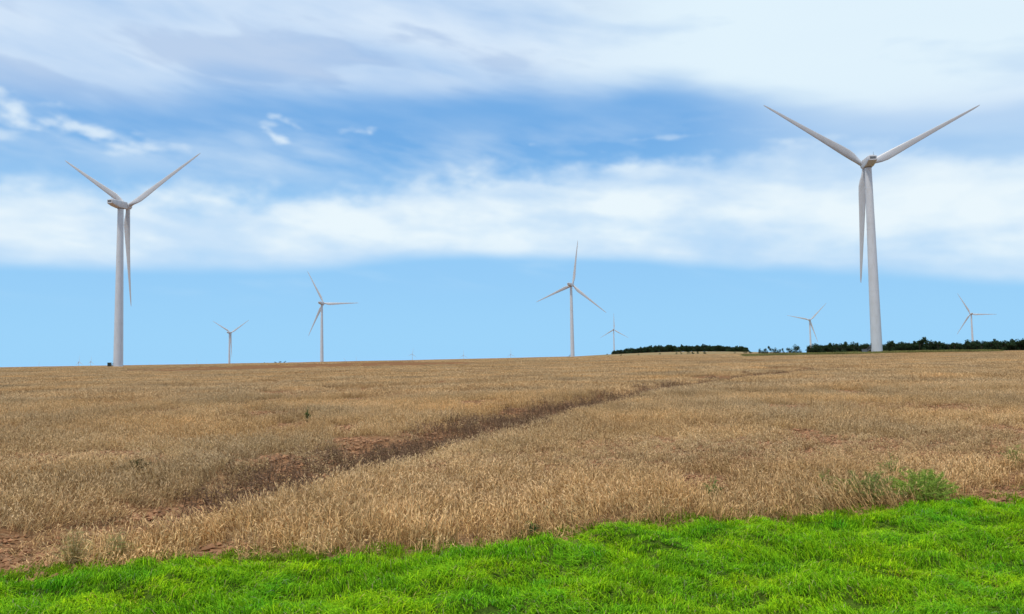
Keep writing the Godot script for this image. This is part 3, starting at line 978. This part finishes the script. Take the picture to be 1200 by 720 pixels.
func build_plants() -> void:
	var straw := plant_material(0.7, 0.25)
	var green := plant_material(0.65, 0.6)
	var rough := plant_material(0.9)
	var crop := Node3D.new()
	crop.name = "grain_crop"
	add_child(crop)
	tag(crop, "dry tan grain standing thick over the whole field", "crop", "", "stuff")
	# near field, stalk by stalk
	var near := [[], [], [], [], []]
	var chaff := [[], []]
	var weeds := [[], []]
	var lumps := [[]]
	var z := -7.8
	while z > -46.0:
		var step := 0.33 if z > -22.0 else 0.42
		var half := 0.70 * absf(z) * 1.12 + 3.0
		var x := -half
		while x < half:
			var px := x + rng.randf_range(-0.5, 0.5) * step
			var pz := z + rng.randf_range(-0.5, 0.5) * step
			x += step
			var out := -pz - edge_at(px)
			if out < -0.1:
				continue
			var k := crop_at(px, pz) * smoothstep(-0.1, 0.35, out)
			var y := land(px, pz)
			var p := n_patch.get_noise_2d(px, pz)
			if rng.randf() < k:
				var tall := rng.randf_range(0.7, 1.2) * (1.0 + 0.4 * p) * lerpf(0.4, 1.0, k)
				near[rng.randi() % 5].append([Vector3(px, y, pz), rng.randf() * TAU, rng.randf_range(0.9, 1.15), tall, straw_tint(px, pz), Vector2(rng.randfn() * 0.13 + 0.55 * n_mid.get_noise_2d(px * 2.5, pz * 2.5 + 60.0), rng.randfn() * 0.13 + 0.55 * n_mid.get_noise_2d(px * 2.5 + 80.0, pz * 2.5))])
			if k < 0.8:
				if rng.randf() < 0.8:
					chaff[rng.randi() % 2].append([Vector3(px, y, pz), rng.randf() * TAU, 1.0, 1.0, straw_tint(px, pz), Vector2.ZERO])
				if rng.randf() < 0.7:
					lumps[0].append([Vector3(px, y, pz), rng.randf() * TAU, rng.randf_range(0.8, 1.6), 1.0, Color.WHITE, Vector2.ZERO])
			var s := swale_at(px, pz)
			if s > 0.06 and rng.randf() < s * 0.75 * smoothstep(10.5, 16.0, -pz):
				weeds[rng.randi() % 2].append([Vector3(px, y, pz), rng.randf() * TAU, rng.randf_range(0.8, 1.3), rng.randf_range(0.7, 1.2), Color.WHITE * rng.randf_range(0.8, 1.3), Vector2.ZERO])
		z -= step
	for i in 5:
		scatter(crop, "stalks", wheat_tuft(40, 0.27), straw, near[i])
	for i in 2:
		scatter(crop, "fallen_straw", litter(16, 0.3), straw, chaff[i])
	# middle distance
	var mid := [[], [], []]
	while z > -165.0:
		var step := 0.8 if z > -90.0 else 1.15
		var half := 0.70 * absf(z) * 1.1 + 5.0
		var x := -half
		while x < half:
			var px := x + rng.randf_range(-0.5, 0.5) * step
			var pz := z + rng.randf_range(-0.5, 0.5) * step
			x += step
			var k := crop_at(px, pz)
			if rng.randf() < k:
				var p := n_patch.get_noise_2d(px, pz)
				mid[rng.randi() % 3].append([Vector3(px, land(px, pz), pz), rng.randf() * TAU, rng.randf_range(0.9, 1.2) * step / 0.8, rng.randf_range(0.8, 1.15) * (1.0 + 0.3 * p) * 0.8 / step, straw_tint(px, pz), Vector2.ZERO])
			var s := swale_at(px, pz)
			if s > 0.1 and rng.randf() < s:
				weeds[rng.randi() % 2].append([Vector3(px, land(px, pz), pz), rng.randf() * TAU, 1.7, 0.7, Color.WHITE * rng.randf_range(0.8, 1.3), Vector2.ZERO])
		z -= step
	for i in 3:
		scatter(crop, "stalks", coarse_tuft(170, 0.72, 0.018, 0.17, 0.33), straw, mid[i])
	# far field
	var far := [[], [], []]
	while z > -930.0:
		var step := 2.2 if z > -300.0 else 4.2
		var half := 0.70 * absf(z) * 1.08 + 10.0
		var x := -half
		while x < half:
			var px := x + rng.randf_range(-0.5, 0.5) * step
			var pz := z + rng.randf_range(-0.5, 0.5) * step
			x += step
			if -pz > 270.0 and meadow_at(px, pz) > 0.3:
				continue
			if -pz > 780.0 and px / -pz > 0.36:
				continue
			var red := red_at(px, pz)
			var k := lerpf(0.35, 1.0, smoothstep(-0.36, -0.22, n_patch.get_noise_2d(px * 0.35, pz * 0.6))) * (1.0 - 0.98 * red)
			if rng.randf() < k:
				far[rng.randi() % 3].append([Vector3(px, land(px, pz), pz), rng.randf() * TAU, step / 2.2, rng.randf_range(0.85, 1.15) * 2.2 / step, straw_tint(px * 0.3, pz * 0.3), Vector2.ZERO])
		z -= step
	for i in 3:
		scatter(crop, "stalks", coarse_tuft(240, 1.9, 0.05, 0.2, 0.38), straw, far[i])
	var dead := Node3D.new()
	dead.name = "dead_weeds"
	add_child(dead)
	tag(dead, "dark brown dead weeds along the washed-out hollow in the grain", "weeds", "", "stuff")
	for i in 2:
		scatter(dead, "stalks", dead_weed(26, 0.3), rough, weeds[i])
	var cl := Node3D.new()
	cl.name = "soil_clods"
	add_child(cl)
	tag(cl, "crumbs and clods of red soil on the bare patches", "soil", "", "stuff")
	scatter(cl, "clods", clods(22, 0.3), rough, lumps[0])
	# green band about the foot of the largest turbine
	var strip := Node3D.new()
	strip.name = "meadow_grass"
	add_child(strip)
	tag(strip, "rough green meadow grass about the foot of the largest turbine", "grass", "", "stuff")
	var band := [[]]
	for i in 3600:
		var d := 284.0 + 330.0 * pow(rng.randf(), 1.9)
		var t := rng.randf_range(0.30, 0.63)
		var px := t * d
		if meadow_at(px, -d) > rng.randf() or (d < 300.0 and t > 0.44 and rng.randf() < 0.8):
			band[0].append([Vector3(px, land(px, -d), -d), rng.randf() * TAU, rng.randf_range(0.8, 1.4), rng.randf_range(0.8, 1.5), Color(0.4, 0.56, 0.38) * rng.randf_range(0.5, 1.4), Vector2.ZERO])
	scatter(strip, "blades", coarse_tuft(200, 2.0, 0.06, 0.3, 0.6), straw, band[0])
	print("crop done")
	# verge
	var lawn := Node3D.new()
	lawn.name = "verge_grass"
	add_child(lawn)
	tag(lawn, "lush bright green grass on the uneven roadside verge", "grass", "", "stuff")
	var turf := [[], [], [], [], []]
	var zz := -4.6
	while zz > -12.8:
		var step := 0.085
		var half := 0.7 * absf(zz) * 1.1 + 2.2
		var x := -half
		while x < half:
			var px := x + rng.randf_range(-0.5, 0.5) * step
			var pz := zz + rng.randf_range(-0.5, 0.5) * step
			x += step
			var v := verge(px, pz)
			if rng.randf() > smoothstep(0.1, 0.85, v):
				continue
			var big := n_fine.get_noise_2d(px * 0.9 + 31.0, pz * 0.9)
			var flow := Vector2(n_mid.get_noise_2d(px * 9.0, pz * 9.0), n_mid.get_noise_2d(px * 9.0 + 70.0, pz * 9.0)) * 0.7
			var pit := smoothstep(-0.42, -0.18, n_fine.get_noise_2d(px * 1.3 + 77.0, pz * 1.9))
			if rng.randf() > 0.82 + 0.18 * pit:
				continue
			var k := rng.randf_range(0.85, 1.15)
			var hue := n_mid.get_noise_2d(px * 9.0 + 500.0, pz * 14.0) + 0.3 * rng.randfn() * 0.5
			turf[rng.randi() % 5].append([Vector3(px, land(px, pz), pz), rng.randf() * TAU, rng.randf_range(0.85, 1.15), clampf(0.95 + 0.9 * big, 0.5, 1.7) * (0.7 + 0.3 * pit), Color(k * (1.0 + 0.6 * hue), k * (1.0 + 0.22 * hue), k * (1.0 - 0.4 * hue)), flow + Vector2(rng.randfn(), rng.randfn()) * 0.1])
		zz -= step
	# sprigs that stray into the crop, and dull tufts in the verge
	for i in 900:
		var px := rng.randf_range(-9.0, 10.5)
		var e := -edge_at(px)
		var pz := e - absf(rng.randfn()) * 0.38 + 0.12
		if crop_at(px, pz) > 0.3 or rng.randf() < 0.3:
			turf[rng.randi() % 5].append([Vector3(px, land(px, pz), pz), rng.randf() * TAU, rng.randf_range(0.7, 1.2), rng.randf_range(0.8, 1.7), Color(0.95, 0.8, 1.2) * rng.randf_range(0.6, 1.0), Vector2(rng.randfn(), rng.randfn()) * 0.15])
	for i in 5:
		scatter(lawn, "blades", grass_tuft(38, 0.085, 0.05, 0.13), green, turf[i])
	print("verge done")
	# single weeds
	var lush := Color(0.32, 0.44, 0.07)
	var olive := Color(0.26, 0.33, 0.08)
	var tan := Color(0.36, 0.29, 0.13)
	weed("green_weed", 5.36, -11.8, 0.48, 1.1, 74, 100, 0.075, 0.007, olive, tan, 0.25, "wide olive green feathery weed at the grain edge by the verge", "weed")
	weed("green_weed", 6.2, -11.8, 0.5, 1.1, 80, 110, 0.075, 0.007, lush, olive, 0.25, "brightest feathery green weed, standing highest at the grain edge", "weed")
	weed("green_weed", 6.5, -13.4, 0.5, 0.6, 26, 40, 0.09, 0.007, olive, tan, 0.4, "small dull green weed in the grain behind the two feathery ones", "weed")
	weed("green_weed", 4.92, -12.2, 0.5, 0.5, 20, 30, 0.08, 0.007, olive, tan, 0.5, "thin greyish green weed half hidden among the grain stalks", "weed")
	weed("green_weed", 3.05, -12.0, 0.38, 0.3, 14, 30, 0.07, 0.007, Color(0.14, 0.22, 0.07), olive, 0.3, "tiny pale green weed poking from unbroken grain", "weed")
	weed("green_weed", 9.6, -14.9, 0.42, 0.6, 18, 36, 0.09, 0.007, olive, tan, 0.4, "green weed near a bare red patch, deeper in the grain", "weed")
	weed("dark_weed", -7.66, -15.7, 0.3, 0.75, 24, 40, 0.08, 0.012, Color(0.07, 0.085, 0.03), Color(0.14, 0.1, 0.05), 0.4, "low spreading dark weed flattened among the grain", "weed")
	weed("dark_weed", -7.8, -29.2, 0.56, 0.26, 10, 30, 0.1, 0.016, Color(0.09, 0.15, 0.045), Color(0.1, 0.11, 0.04), 0.3, "single upright dark green weed standing above the grain", "weed")
	weed("dry_tussock", -4.95, -8.75, 0.40, 0.5, 110, 5, 0.09, 0.007, Color(0.44, 0.38, 0.13), Color(0.56, 0.42, 0.2), 0.5, "tall straw-coloured grass tussock on bare soil at the verge edge", "grass tussock")
	weed("dry_tussock", -4.45, -8.75, 0.36, 0.45, 100, 5, 0.09, 0.007, Color(0.36, 0.36, 0.11), Color(0.5, 0.39, 0.18), 0.5, "shorter greenish dry tussock close beside the tall one", "grass tussock")
	weed("verge_weed", 0.2, -9.6, 0.22, 0.22, 10, 16, 0.07, 0.012, Color(0.10, 0.18, 0.07), olive, 0.2, "small grey-green weed at the foot of the grain by the verge", "weed")
